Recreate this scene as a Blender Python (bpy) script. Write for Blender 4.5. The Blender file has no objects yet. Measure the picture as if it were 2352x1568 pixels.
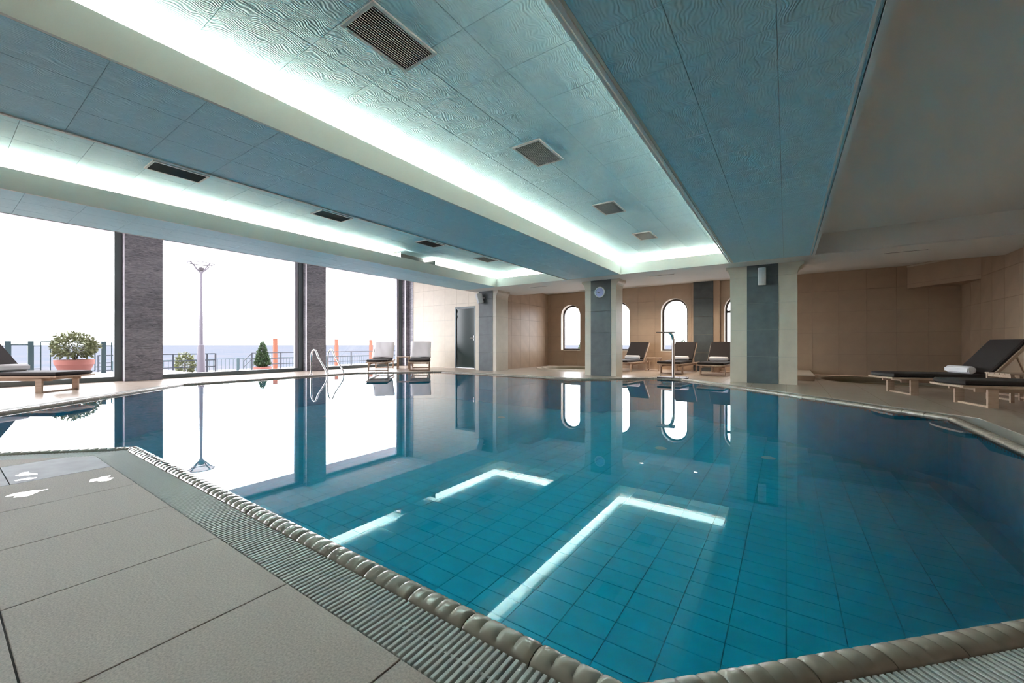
import bpy, bmesh, math, random
from mathutils import Vector, Matrix
from mathutils.geometry import tessellate_polygon
random.seed(7)
SC = bpy.context.scene
COL = SC.collection

# ------------------------------------------------------------------ camera
cd = bpy.data.cameras.new('camera'); cam = bpy.data.objects.new('camera', cd); COL.objects.link(cam)
FPX = 920.0
cd.sensor_fit = 'HORIZONTAL'; cd.sensor_width = 36.0; cd.lens = 36.0 * FPX / 2352.0
cd.shift_y = (791.0 - 784.0) / 2352.0
cd.clip_start = 0.02; cd.clip_end = 90000.0
TH = math.atan(630.0 / FPX)
cam.location = (0, 0, 0.8); cam.rotation_euler = (math.pi / 2, 0, TH)
SC.camera = cam
# ------------------------------------------------------------------ world and colour
w = bpy.data.worlds.new('overcast_sky'); SC.world = w; w.use_nodes = True
bg = w.node_tree.nodes['Background']; bg.inputs[0].default_value = (0.955, 0.95, 1.0, 1); bg.inputs[1].default_value = 6.6
SC.view_settings.view_transform = 'Standard'; SC.view_settings.look = 'None'
SC.view_settings.gamma = 1.0; SC.view_settings.use_curve_mapping = False
SC.view_settings.exposure = 0.88
cy = SC.cycles
cy.use_denoising = True; cy.max_bounces = 8; cy.diffuse_bounces = 4; cy.glossy_bounces = 3
cy.transparent_max_bounces = 12; cy.transmission_bounces = 4
cy.use_light_tree = False; cy.use_adaptive_sampling = True; cy.adaptive_threshold = 0.015
cy.sample_clamp_indirect = 25.0
COVE = 520.0        # cove tube emission
DOWN = 60.0        # rear downlight watts

# ------------------------------------------------------------------ helpers
def link(o, parent=None):
    COL.objects.link(o)
    if parent is not None: o.parent = parent
    return o
def tag(o, label=None, cat=None, group=None, kind=None):
    if label: o['label'] = label
    if cat: o['category'] = cat
    if group: o['group'] = group
    if kind: o['kind'] = kind
    return o
def empty(name, loc=(0, 0, 0), rz=0.0):
    o = bpy.data.objects.new(name, None); o.empty_display_size = 0.1
    o.location = loc; o.rotation_euler = (0, 0, rz)
    return link(o)
def inst(name, me, parent=None, loc=(0, 0, 0), rot=(0, 0, 0), scale=(1, 1, 1)):
    o = bpy.data.objects.new(name, me); o.location = loc; o.rotation_euler = rot; o.scale = scale
    return link(o, parent)
def children(o): return [c for c in bpy.data.objects if c.parent is o]
def copy_tree(o, parent=None, loc=None, rz=None):
    c = o.copy(); link(c, parent)
    if loc is not None: c.location = loc
    if rz is not None: c.rotation_euler = (0, 0, rz)
    for ch in list(o.children): copy_tree(ch, c)
    return c
def offset_poly(P, d):
    """offset CCW polygon outward by d with mitred corners"""
    n = len(P); out = []
    for i in range(n):
        a, b, c = Vector(P[i - 1]), Vector(P[i]), Vector(P[(i + 1) % n])
        e1 = (b - a).normalized(); e2 = (c - b).normalized()
        n1 = Vector((e1.y, -e1.x)); n2 = Vector((e2.y, -e2.x))
        m = (n1 + n2)
        k = d / max(0.2, (1 + n1.dot(n2)))
        out.append((b.x + m.x * k, b.y + m.y * k))
    return out
def inside(P, x, y):
    r = False; n = len(P)
    for i in range(n):
        x1, y1 = P[i]; x2, y2 = P[(i + 1) % n]
        if (y1 > y) != (y2 > y) and x < (x2 - x1) * (y - y1) / (y2 - y1) + x1: r = not r
    return r
def clip_half(P, a, b, c):
    """keep a*x+b*y<=c"""
    out = []
    for i in range(len(P)):
        p, q = P[i], P[(i + 1) % len(P)]
        dp = a * p[0] + b * p[1] - c; dq = a * q[0] + b * q[1] - c
        if dp <= 0: out.append(p)
        if dp * dq < 0:
            t = dp / (dp - dq); out.append((p[0] + (q[0] - p[0]) * t, p[1] + (q[1] - p[1]) * t))
    return out
class MB:
    def __init__(s): s.v = []; s.f = []
    def add(s, vs, fs):
        o = len(s.v); s.v += [tuple(v) for v in vs]; s.f += [tuple(i + o for i in f) for f in fs]; return s
    def box(s, x0, x1, y0, y1, z0, z1, M=None):
        vs = [(x, y, z) for z in (z0, z1) for y in (y0, y1) for x in (x0, x1)]
        if M: vs = [M @ Vector(v) for v in vs]
        return s.add(vs, [(0, 2, 3, 1), (4, 5, 7, 6), (0, 1, 5, 4), (1, 3, 7, 5), (3, 2, 6, 7), (2, 0, 4, 6)])
    def bbox(s, x0, x1, y0, y1, z0, z1, b=0.003, M=None):
        return s.prism([(x0, y0), (x1, y0), (x1, y1), (x0, y1)], z0, z1, b, M)
    def prism(s, P, z0, z1, b=0.0, M=None):
        n = len(P)
        if b > 0:
            Q = offset_poly(P, -b); L = [(Q, z0), (P, z0 + b), (P, z1 - b), (Q, z1)]
        else: L = [(P, z0), (P, z1)]
        vs = [(p[0], p[1], z) for R, z in L for p in R]
        if M: vs = [M @ Vector(v) for v in vs]
        fs = []
        for k in range(len(L) - 1):
            for i in range(n):
                j = (i + 1) % n; fs.append((k * n + i, k * n + j, (k + 1) * n + j, (k + 1) * n + i))
        fs.append(tuple(reversed(range(n)))); fs.append(tuple(range((len(L) - 1) * n, len(L) * n)))
        return s.add(vs, fs)
    def flat(s, loops, z, up=True):
        """tessellated polygon with holes"""
        tris = tessellate_polygon([[Vector((p[0], p[1], 0)) for p in L] for L in loops])
        vs = [(p[0], p[1], z) for L in loops for p in L]
        fs = []
        for t in tris:
            a, b, c = [Vector(vs[i]) for i in t]
            nz = (b - a).cross(c - a).z
            fs.append(tuple(t) if (nz > 0) == up else tuple(reversed(t)))
        return s.add(vs, fs)
    def tube(s, path, r, n=10, cap=True):
        path = [Vector(p) for p in path]; rs = r if isinstance(r, (list, tuple)) else [r] * len(path)
        prev = None; rings = []
        for i, p in enumerate(path):
            t = (path[min(i + 1, len(path) - 1)] - path[max(i - 1, 0)]).normalized()
            if prev is None:
                a = Vector((0, 0, 1)) if abs(t.z) < 0.9 else Vector((1, 0, 0)); u = t.cross(a).normalized()
            else: u = (prev - t * prev.dot(t)).normalized()
            prev = u; v2 = t.cross(u)
            rings.append([p + (u * math.cos(k * 2 * math.pi / n) + v2 * math.sin(k * 2 * math.pi / n)) * rs[i] for k in range(n)])
        vs = [q for R in rings for q in R]; fs = []
        for i in range(len(rings) - 1):
            for k in range(n):
                j = (k + 1) % n; fs.append((i * n + k, i * n + j, (i + 1) * n + j, (i + 1) * n + k))
        if cap: fs.append(tuple(reversed(range(n)))); fs.append(tuple(range((len(rings) - 1) * n, len(rings) * n)))
        return s.add(vs, fs)
    def lathe(s, prof, n=24, M=None, a0=0.0, a1=2 * math.pi, cap=True):
        """prof = [(r,z)...]"""
        full = abs(a1 - a0 - 2 * math.pi) < 1e-6; m = n if full else n + 1
        vs = []
        for r, z in prof:
            for k in range(m):
                a = a0 + (a1 - a0) * k / n; vs.append((r * math.cos(a), r * math.sin(a), z))
        if M: vs = [M @ Vector(v) for v in vs]
        fs = []
        for i in range(len(prof) - 1):
            for k in range(n if full else n):
                j = (k + 1) % m; fs.append((i * m + k, i * m + j, (i + 1) * m + j, (i + 1) * m + k))
        if cap and full:
            if prof[0][0] > 1e-5: fs.append(tuple(reversed(range(m))))
            if prof[-1][0] > 1e-5: fs.append(tuple(range((len(prof) - 1) * m, len(prof) * m)))
        return s.add(vs, fs)
    def mesh(s, name, mat, smooth=False):
        me = bpy.data.meshes.new(name); me.from_pydata(s.v, [], s.f); me.update()
        if mat: me.materials.append(mat)
        if smooth:
            me.polygons.foreach_set('use_smooth', [True] * len(me.polygons))
            try: me.set_sharp_from_angle(angle=math.radians(40))
            except Exception: pass
        return me
    def build(s, name, mat, parent=None, smooth=False, loc=(0, 0, 0), rot=(0, 0, 0)):
        return inst(name, s.mesh(name, mat, smooth), parent, loc, rot)

# ------------------------------------------------------------------ materials
def newmat(name):
    m = bpy.data.materials.new(name); m.use_nodes = True; nt = m.node_tree
    return m, nt, nt.nodes['Principled BSDF']
def mat(name, col, rough=0.6, metal=0.0, spec=0.5, noise=None, bump=None, emit=None, sheen=0):
    """noise=(scale, amount, stretch) multiplies the colour; bump=(scale, distance, stretch)"""
    m, nt, b = newmat(name); N = nt.nodes; L = nt.links
    b.inputs['Base Color'].default_value = (*col, 1); b.inputs['Roughness'].default_value = rough
    b.inputs['Metallic'].default_value = metal; b.inputs['Specular IOR Level'].default_value = spec
    tc = N.new('ShaderNodeTexCoord'); 
    def nz(scale, st, det=4.0):
        mp = N.new('ShaderNodeMapping'); mp.inputs['Scale'].default_value = st
        n = N.new('ShaderNodeTexNoise'); n.inputs['Scale'].default_value = scale; n.inputs['Detail'].default_value = det
        L.new(tc.outputs['Object'], mp.inputs[0]); L.new(mp.outputs[0], n.inputs[0]); return n
    if noise:
        n = nz(noise[0], noise[2] if len(noise) > 2 else (1, 1, 1))
        mr = N.new('ShaderNodeMapRange'); mr.inputs[1].default_value = 0.3; mr.inputs[2].default_value = 0.7
        mr.inputs[3].default_value = 1 - noise[1]; mr.inputs[4].default_value = 1 + noise[1]
        mx = N.new('ShaderNodeMix'); mx.data_type = 'RGBA'; mx.blend_type = 'MULTIPLY'; mx.inputs[0].default_value = 1
        mx.inputs[6].default_value = (*col, 1); L.new(n.outputs[0], mr.inputs[0]); L.new(mr.outputs[0], mx.inputs[7])
        L.new(mx.outputs[2], b.inputs['Base Color'])
    if bump:
        n = nz(bump[0], bump[2] if len(bump) > 2 else (1, 1, 1), 2.0)
        bp = N.new('ShaderNodeBump'); bp.inputs['Strength'].default_value = 1.0; bp.inputs['Distance'].default_value = bump[1]
        L.new(n.outputs[0], bp.inputs['Height']); L.new(bp.outputs[0], b.inputs['Normal'])
    if emit:
        b.inputs['Emission Color'].default_value = (*emit[0], 1); b.inputs['Emission Strength'].default_value = emit[1]
    return m
def ceiling_mat():
    m, nt, b = newmat('textured_ceiling_paper'); N = nt.nodes; L = nt.links
    b.inputs['Base Color'].default_value = (0.545, 0.80, 0.865, 1); b.inputs['Roughness'].default_value = 0.55  # aqua puts the pool's teal bounce light into the white paper's colour
    tc = N.new('ShaderNodeTexCoord')
    geo = N.new('ShaderNodeNewGeometry')
    wv = N.new('ShaderNodeTexWave'); wv.inputs['Scale'].default_value = 17; wv.inputs['Distortion'].default_value = 24
    wv.inputs['Detail'].default_value = 1.0; wv.inputs['Detail Scale'].default_value = 0.42
    L.new(geo.outputs['Position'], wv.inputs[0])
    ns = N.new('ShaderNodeTexNoise'); ns.inputs['Scale'].default_value = 16; L.new(geo.outputs['Position'], ns.inputs[0])
    mu = N.new('ShaderNodeMath'); mu.operation = 'MULTIPLY'; L.new(wv.outputs['Fac'], mu.inputs[0]); L.new(ns.outputs[0], mu.inputs[1])
    bp = N.new('ShaderNodeBump'); bp.inputs['Strength'].default_value = 0.8; bp.inputs['Distance'].default_value = 0.006
    L.new(mu.outputs[0], bp.inputs['Height']); L.new(bp.outputs[0], b.inputs['Normal'])
    return m
def stone_mat():
    m, nt, b = newmat('dark_veined_stone'); N = nt.nodes; L = nt.links
    geo = N.new('ShaderNodeNewGeometry')
    mp = N.new('ShaderNodeMapping'); mp.inputs['Scale'].default_value = (1.0, 1.0, 7.0)
    L.new(geo.outputs['Position'], mp.inputs[0])
    n1 = N.new('ShaderNodeTexNoise'); n1.inputs['Scale'].default_value = 5.5; n1.inputs['Detail'].default_value = 6; n1.inputs['Roughness'].default_value = 0.7; n1.inputs['Distortion'].default_value = 1.6
    L.new(mp.outputs[0], n1.inputs[0])
    n2 = N.new('ShaderNodeTexNoise'); n2.inputs['Scale'].default_value = 0.55; n2.inputs['Detail'].default_value = 2; L.new(mp.outputs[0], n2.inputs[0])
    mx = N.new('ShaderNodeMath'); mx.operation = 'MULTIPLY_ADD'; mx.inputs[1].default_value = 0.75; L.new(n1.outputs[0], mx.inputs[0])
    m2 = N.new('ShaderNodeMath'); m2.operation = 'MULTIPLY'; m2.inputs[1].default_value = 0.25; L.new(n2.outputs[0], m2.inputs[0]); L.new(m2.outputs[0], mx.inputs[2])
    cr = N.new('ShaderNodeValToRGB'); cr.color_ramp.elements[0].color = (0.06, 0.064, 0.085, 1); cr.color_ramp.elements[1].color = (0.42, 0.41, 0.47, 1)
    cr.color_ramp.elements[0].position = 0.36; cr.color_ramp.elements[1].position = 0.66
    L.new(mx.outputs[0], cr.inputs[0]); L.new(cr.outputs[0], b.inputs['Base Color']); b.inputs['Roughness'].default_value = 0.3
    return m
def clear_mat(name, ior, tint=(1, 1, 1), gloss=(1, 1, 1), rough=0.0, bump=None):
    m = bpy.data.materials.new(name); m.use_nodes = True; nt = m.node_tree; N = nt.nodes; L = nt.links
    N.remove(N['Principled BSDF']); out = N['Material Output']
    fr = N.new('ShaderNodeFresnel'); fr.inputs[0].default_value = ior
    tr = N.new('ShaderNodeBsdfTransparent'); tr.inputs[0].default_value = (*tint, 1)
    gl = N.new('ShaderNodeBsdfGlossy'); gl.inputs['Roughness'].default_value = rough; gl.inputs[0].default_value = (*gloss, 1)
    mx = N.new('ShaderNodeMixShader'); L.new(fr.outputs[0], mx.inputs[0]); L.new(tr.outputs[0], mx.inputs[1]); L.new(gl.outputs[0], mx.inputs[2])
    if bump:
        geo = N.new('ShaderNodeNewGeometry'); n = N.new('ShaderNodeTexNoise'); n.inputs['Scale'].default_value = bump[0]; n.inputs['Detail'].default_value = 1
        L.new(geo.outputs['Position'], n.inputs[0]); bp = N.new('ShaderNodeBump'); bp.inputs['Distance'].default_value = bump[1]
        L.new(n.outputs[0], bp.inputs['Height']); L.new(bp.outputs[0], gl.inputs['Normal']); L.new(bp.outputs[0], fr.inputs['Normal'])
    L.new(mx.outputs[0], out.inputs[0])
    return m
def floor_mat():
    m, nt, b = newmat('beige_deck_tiles'); N = nt.nodes; L = nt.links
    geo = N.new('ShaderNodeNewGeometry')
    br = N.new('ShaderNodeTexBrick'); br.offset = 0.0; br.squash = 1.0
    br.inputs['Color1'].default_value = (0.575, 0.485, 0.405, 1); br.inputs['Color2'].default_value = (0.585, 0.495, 0.415, 1); br.inputs['Mortar'].default_value = (0.40, 0.33, 0.27, 1)
    br.inputs['Scale'].default_value = 1.0; br.inputs['Mortar Size'].default_value = 0.004; br.inputs['Brick Width'].default_value = 0.565; br.inputs['Row Height'].default_value = 0.565
    L.new(geo.outputs['Position'], br.inputs[0])
    n = N.new('ShaderNodeTexNoise'); n.inputs['Scale'].default_value = 2.2; n.inputs['Detail'].default_value = 3; L.new(geo.outputs['Position'], n.inputs[0])
    b.inputs['Roughness'].default_value = 0.27
    L.new(br.outputs[0], b.inputs['Base Color'])
    return m
def city_mat():
    m, nt, b = newmat('distant_plain'); N = nt.nodes; L = nt.links
    geo = N.new('ShaderNodeNewGeometry')
    v = N.new('ShaderNodeTexVoronoi'); v.inputs['Scale'].default_value = 0.035; L.new(geo.outputs['Position'], v.inputs[0])
    n = N.new('ShaderNodeTexNoise'); n.inputs['Scale'].default_value = 0.004; n.inputs['Detail'].default_value = 4; L.new(geo.outputs['Position'], n.inputs[0])
    cr = N.new('ShaderNodeValToRGB'); cr.color_ramp.elements[0].color = (0.056, 0.066, 0.082, 1); cr.color_ramp.elements[1].color = (0.070, 0.072, 0.084, 1)
    cr.color_ramp.elements[0].position = 0.35; cr.color_ramp.elements[1].position = 0.65
    L.new(n.outputs[0], cr.inputs[0])
    c2 = N.new('ShaderNodeValToRGB'); c2.color_ramp.elements[0].color = (1, 1, 1, 1); c2.color_ramp.elements[0].position = 0.0
    c2.color_ramp.elements[1].color = (0, 0, 0, 1); c2.color_ramp.elements[1].position = 0.35
    L.new(v.outputs['Distance'], c2.inputs[0])
    mx = N.new('ShaderNodeMix'); mx.data_type = 'RGBA'; mx.inputs[7].default_value = (0.095, 0.080, 0.080, 1)
    L.new(c2.outputs[0], mx.inputs[0]); L.new(cr.outputs[0], mx.inputs[6]); L.new(mx.outputs[2], b.inputs['Base Color'])
    b.inputs['Roughness'].default_value = 1.0; b.inputs['Specular IOR Level'].default_value = 0.0
    return m
def wood_mat(name, c1, c2, rough=0.5):
    m, nt, b = newmat(name); N = nt.nodes; L = nt.links
    tc = N.new('ShaderNodeTexCoord'); mp = N.new('ShaderNodeMapping'); mp.inputs['Scale'].default_value = (1.5, 22, 22)
    n = N.new('ShaderNodeTexNoise'); n.inputs['Scale'].default_value = 2; n.inputs['Detail'].default_value = 4; n.inputs['Distortion'].default_value = 0.6
    cr = N.new('ShaderNodeValToRGB'); cr.color_ramp.elements[0].color = (*c1, 1); cr.color_ramp.elements[1].color = (*c2, 1)
    cr.color_ramp.elements[0].position = 0.3; cr.color_ramp.elements[1].position = 0.7
    L.new(tc.outputs['Object'], mp.inputs[0]); L.new(mp.outputs[0], n.inputs[0]); L.new(n.outputs[0], cr.inputs[0]); L.new(cr.outputs[0], b.inputs['Base Color'])
    b.inputs['Roughness'].default_value = rough
    return m
M_ = {}
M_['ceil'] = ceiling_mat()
M_['ceil_joint'] = mat('ceiling_joint', (0.45, 0.47, 0.48), 0.8)
M_['plaster'] = mat('white_plaster', (0.80, 0.79, 0.76), 0.7)
M_['lip'] = mat('cream_cove_paint', (0.84, 0.80, 0.73), 0.6)
M_['tray'] = mat('glow_damping_board', (0.20, 0.20, 0.19), 0.9)  # unseen trough lining, darkened so less tube glow spills out
M_['cove_dim'] = mat('dim_cove_tube', (1, 1, 1), 0.5, emit=((1.0, 0.935, 0.82), COVE * 0.09))
M_['cove'] = mat('cove_tube', (1, 1, 1), 0.5, emit=((1.0, 0.935, 0.82), COVE))
M_['beige'] = mat('beige_wall_tile', (0.50, 0.375, 0.27), 0.42, noise=(3.0, 0.07))
M_['beige_pale'] = mat('pale_pillar_tile', (0.66, 0.60, 0.50), 0.45, noise=(4.0, 0.05))
M_['grout'] = mat('tile_grout', (0.30, 0.22, 0.16), 0.9)
M_['grout_grey'] = mat('pale_grout', (0.36, 0.37, 0.37), 0.9)
M_['slate'] = mat('dark_slate_tile', (0.085, 0.105, 0.115), 0.42, noise=(5.0, 0.18))
M_['stone'] = stone_mat()
M_['frame'] = mat('dark_green_aluminium', (0.10, 0.125, 0.13), 0.35, 0.2)
M_['frame_light'] = mat('grey_aluminium', (0.33, 0.33, 0.37), 0.4, 0.2)
M_['arch'] = mat('dark_brown_frame', (0.045, 0.035, 0.032), 0.45)
M_['glass'] = clear_mat('window_glass', 1.35, (0.97, 0.985, 0.98))
M_['water'] = clear_mat('pool_water', 1.333, (0.80, 0.97, 0.985), (1, 1, 1), 0.0)
M_['puddle'] = clear_mat('wet_film', 1.333, (0.92, 0.92, 0.92), (1, 1, 1), 0.02)
M_['spa_water'] = clear_mat('whirlpool_water', 1.333, (0.80, 0.90, 0.80))
M_['pooltile'] = mat('turquoise_pool_tile', (0.003, 0.62, 0.86), 0.35, noise=(6.0, 0.06))
M_['poolgrout'] = mat('pool_grout', (0.004, 0.53, 0.74), 0.8)
M_['floor'] = floor_mat()
M_['decktile'] = mat('rough_grey_beige_deck_tile', (0.50, 0.415, 0.365), 0.75, noise=(170.0, 0.2), bump=(130, 0.0012))
M_['decktile_dark'] = mat('purple_grey_deck_tile', (0.30, 0.285, 0.32), 0.6, noise=(7.0, 0.16), bump=(130, 0.0008))
M_['deckjoint'] = mat('dark_deck_joint', (0.045, 0.035, 0.03), 0.9)
M_['coping'] = mat('glazed_taupe_coping', (0.33, 0.285, 0.235), 0.16, noise=(12.0, 0.1))
M_['grate'] = mat('pale_plastic_grating', (0.57, 0.58, 0.56), 0.55)
M_['gutter'] = mat('dark_gutter', (0.05, 0.055, 0.05), 0.7)
M_['ventframe'] = mat('vent_frame_paint', (0.60, 0.61, 0.60), 0.45)
M_['ventslat'] = mat('vent_slat_dark', (0.10, 0.115, 0.125), 0.4, 0.3)
M_['ventblack'] = mat('vent_void', (0.012, 0.014, 0.016), 0.9)
M_['steel'] = mat('polished_steel', (0.72, 0.72, 0.73), 0.12, 1.0)
M_['steel_dark'] = mat('dark_steel_plate', (0.10, 0.10, 0.11), 0.3, 0.8)
M_['white'] = mat('white_plastic', (0.82, 0.83, 0.84), 0.4)
M_['mesh'] = mat('grey_speaker_grille', (0.60, 0.63, 0.66), 0.6)
M_['clockface'] = mat('lavender_clock_face', (0.42, 0.47, 0.78), 0.3)
M_['clockhand'] = mat('clock_hand', (0.05, 0.06, 0.12), 0.4)
M_['door'] = mat('dark_green_door', (0.022, 0.040, 0.038), 0.16)
M_['wood'] = wood_mat('pale_lounger_wood', (0.42, 0.295, 0.21), (0.55, 0.41, 0.31))
M_['cushion'] = mat('dark_brown_cushion', (0.022, 0.016, 0.016), 0.8)
M_['towel'] = mat('white_towel', (0.90, 0.89, 0.92), 0.95, bump=(120, 0.002))
M_['terrace'] = mat('pale_terrace_paving', (0.44, 0.40, 0.42), 0.9, noise=(1.5, 0.1))
M_['facade'] = mat('white_facade', (0.50, 0.48, 0.50), 0.9)
M_['fence'] = mat('teal_fence_paint', (0.012, 0.032, 0.038), 0.5)
M_['rail'] = mat('dark_rail_paint', (0.010, 0.014, 0.022), 0.5)
M_['terracotta'] = mat('terracotta', (0.19, 0.066, 0.05), 0.8)
M_['orange'] = mat('orange_post', (0.13, 0.034, 0.012), 0.7)
M_['lamppost'] = mat('lavender_grey_metal', (0.058, 0.050, 0.064), 0.6)
M_['leaf'] = mat('bush_leaf', (0.10, 0.11, 0.045), 0.6, noise=(9, 0.4))
M_['conifer'] = mat('conifer_leaf', (0.032, 0.062, 0.022), 0.6, noise=(9, 0.4))
M_['bark'] = mat('brown_bark', (0.03, 0.02, 0.013), 0.9)
M_['soil'] = mat('soil', (0.04, 0.03, 0.02), 0.95)
M_['city'] = city_mat()
M_['bowl'] = clear_mat('smoked_lamp_bowl', 1.45, (0.27, 0.25, 0.255))
M_['lampglow'] = mat('downlight_lens', (1, 1, 1), 0.5, emit=((1.0, 0.86, 0.68), 30.0))
M_['spa'] = mat('whirlpool_shell', (0.34, 0.30, 0.22), 0.3)

# ------------------------------------------------------------------ dimensions
HS, HC, LIP = 2.44, 2.85, 2.67
XW, XG = -11.83, -12.10         # face of window columns, glass plane
XR, YB, YN = 3.30, 13.35, -4.0
POOL = [(-4.17, .94), (-.31, .94), (1.47, 2.72), (1.47, 6.36), (-2.03, 9.86), (-2.62, 9.86), (-3.92, 8.56), (-8.38, 8.56),
        (-10.03, 6.91), (-10.03, 2.93), (-6.50, -.60), (-5.71, -.60)]
ZW, ZP = -0.02, -0.75
SPA_R = (1.90, 11.85, 1.25)      # sunken whirlpool behind the right loungers
SPA_L = (-5.75, 12.05, 1.0)
def circle(c, r, n=40): return [(c[0] + r * math.cos(2 * math.pi * k / n), c[1] + r * math.sin(2 * math.pi * k / n)) for k in range(n)]

# ------------------------------------------------------------------ floor
G_OUT = 0.26
outer = [(XG, YN), (XR, YN), (XR, YB), (-7.5, YB), (-7.5, 10.35), (XG, 10.35)]
fl = MB(); fl.flat([outer, offset_poly(POOL, G_OUT), circle(SPA_R, SPA_R[2]), circle(SPA_L, SPA_L[2])], 0.0)
Pg = offset_poly(POOL, G_OUT)
for i in range(len(Pg)):
    a, b = Pg[i], Pg[(i + 1) % len(Pg)]
    fl.add([(a[0], a[1], 0), (b[0], b[1], 0), (b[0], b[1], -.1), (a[0], a[1], -.1)], [(0, 1, 2, 3)])
floor = tag(fl.build('floor', M_['floor']), kind='structure')
# near deck: rough tiles one by one on a dark joint bed
TX = [-0.804 - 0.565 * k for k in range(-5, 10)]
bed = MB(); bed.flat([clip_half([(-7.4, -1.72), (2.1, -1.72), (2.1, .678), (-7.4, .678)], -1, 1, 4.74)], 0.0015); bed.build('joint_bed', M_['deckjoint'], floor)
for i in range(len(TX) - 1):
    x1, x0 = TX[i], TX[i + 1]
    dark = abs(x1 + 3.629) < 0.02
    ys = [0.676, 0.265, -0.30, -0.865, -1.43] if dark else [0.676, 0.122, -0.443, -1.008, -1.573]
    for k in range(4):
        g = 0.0022; P = [(x0 + g, ys[k + 1] + g * (1.6 if dark or k else 1)), (x1 - g, ys[k + 1] + g), (x1 - g, ys[k] - g * (1 if k else 0)), (x0 + g, ys[k] - g * (1 if k else 0))]
        P = clip_half(P, -1, 1, 4.74)
        if len(P) < 3: continue
        MB().prism(P, 0.0005, 0.006, 0.0012 if len(P) == 4 else 0).build('floor_tile', M_['decktile_dark'] if dark else M_['decktile'], floor)

# ------------------------------------------------------------------ pool basin, water, coping, gratings
pool = tag(empty('pool_basin', (-4.2, 4.5, ZP)), 'sunken swimming pool basin lined with turquoise tiles', 'pool')
OFF = Vector((4.2, -4.5, -ZP))
def rel(mb):
    mb.v = [tuple(Vector(v) + OFF) for v in mb.v]; return mb
pf = MB(); pf.flat([POOL], ZP - .012); rel(pf).build('floor_bed', M_['poolgrout'], pool)
for i in range(len(POOL)):
    a, b = POOL[i], POOL[(i + 1) % len(POOL)]
    e = (Vector(b) - Vector(a)).normalized(); n = Vector((e.y, -e.x)) * .08
    q = MB(); q.prism([a, (a[0] + n.x, a[1] + n.y), (b[0] + n.x, b[1] + n.y), b], ZP - .02, -0.055)
    rel(q).build('pool_wall', M_['pooltile'], pool)
TWX, TWY = 0.262, 0.165
Pin = offset_poly(POOL, -0.06)
tm = MB().bbox(-TWX / 2 + .0022, TWX / 2 - .0022, -TWY / 2 + .0022, TWY / 2 - .0022, -.010, 0, .0015).mesh('pool_tile', M_['pooltile'])
cells = []
nx0, nx1 = int(-10.2 / TWX) - 1, int(1.6 / TWX) + 1
for i in range(nx0, nx1):
    for j in range(-5, int(9.9 / TWY) + 1):
        x = (i + .5) * TWX; y = (j + .5) * TWY + 0.03
        if all(inside(Pin, x + dx * TWX / 2, y + dy * TWY / 2) for dx in (-1, 1) for dy in (-1, 1)):
            dpt = -x * math.sin(TH) + y * math.cos(TH)
            vis = 0
            if dpt > .3:
                r = x * math.cos(TH) + y * math.sin(TH); u = 1176 + FPX * r / dpt; v = 791 + FPX * 1.55 / dpt
                # near coping hides what lies under y ~ 0.94 seen through it
                if -20 < u < 2372 and v < 1590: vis = 1 / dpt ** 2
            cells.append((vis, x, y))
cells.sort(reverse=True)
rest = MB()
for k, (vis, x, y) in enumerate(cells):
    if k < 300: inst('pool_tile', tm, pool, (x + OFF.x, y + OFF.y, 0))
    else: rest.box(x - TWX / 2 + .0022 + OFF.x, x + TWX / 2 - .0022 + OFF.x, y - TWY / 2 + .0022 + OFF.y, y + TWY / 2 - .0022 + OFF.y, -.010, 0)
tag(rest.build('pool_tiles', M_['pooltile'], pool), kind='stuff')
for (x, y) in ((-5.03, 3.4), (-1.55, 6.2), (-.2, 6.5), (-5.0, 6.9), (-8.2, 4.9)):
    q = MB().lathe([(.0, .012), (.055, .012), (.075, .006), (.085, .0), (.085, -.006)], 20)
    q.build('floor_inlet', M_['white'], pool, True, (x + OFF.x, y + OFF.y, 0.0))
wt = MB(); wt.flat([POOL], ZW)
tag(wt.build('pool_water', M_['water']), 'still clear turquoise water filling the swimming pool', 'water', kind='stuff')

coping = tag(empty('pool_coping', (-4.2, 4.5, 0)), 'glazed taupe ribbed coping tiles running round the pool edge', 'pool edge')
CW = 0.085
def cop_profile(s=1.0):
    pr = []
    for k in range(21):
        a = math.pi * (1.0 - k / 20.0)       # from water side over the top
        rb = 0.0011 * (k % 2) * s * (1 if 2 < k < 18 else 0)
        pr.append((CW / 2 + math.cos(a) * (CW / 2 * (0.96 + .04 * s)), -0.024 + (math.sin(a) ** .8 * 0.037 - rb) * s if math.sin(a) > 1e-6 else -0.024))
    return [(0, -0.075)] + pr + [(CW, -0.075)]
CL = 0.23
cm = MB(); secs = []
for k in range(25):
    t = k / 24; ph = (t * 4) % 1.0; s = 0.86 + 0.14 * (1 - abs(2 * ph - 1) ** 6)
    if k in (0, 24): s = 0.78
    secs.append([(0.0015 + t * (CL - 0.003), p[0], p[1]) for p in cop_profile(s)])
m = len(secs[0])
cm.add([p for S in secs for p in S], [(i * m + j, i * m + j + 1, (i + 1) * m + j + 1, (i + 1) * m + j) for i in range(24) for j in range(m - 1)] + [tuple(range(m)), tuple(reversed(range(24 * m, 25 * m)))])
cme = cm.mesh('coping_tile', M_['coping'], True)
def edge_frame(i):
    a, b = Vector(POOL[i]), Vector(POOL[(i + 1) % len(POOL)])
    e = (b - a); L = e.length; e.normalize(); n = Vector((e.y, -e.x))
    return a, b, e, n, L
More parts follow.
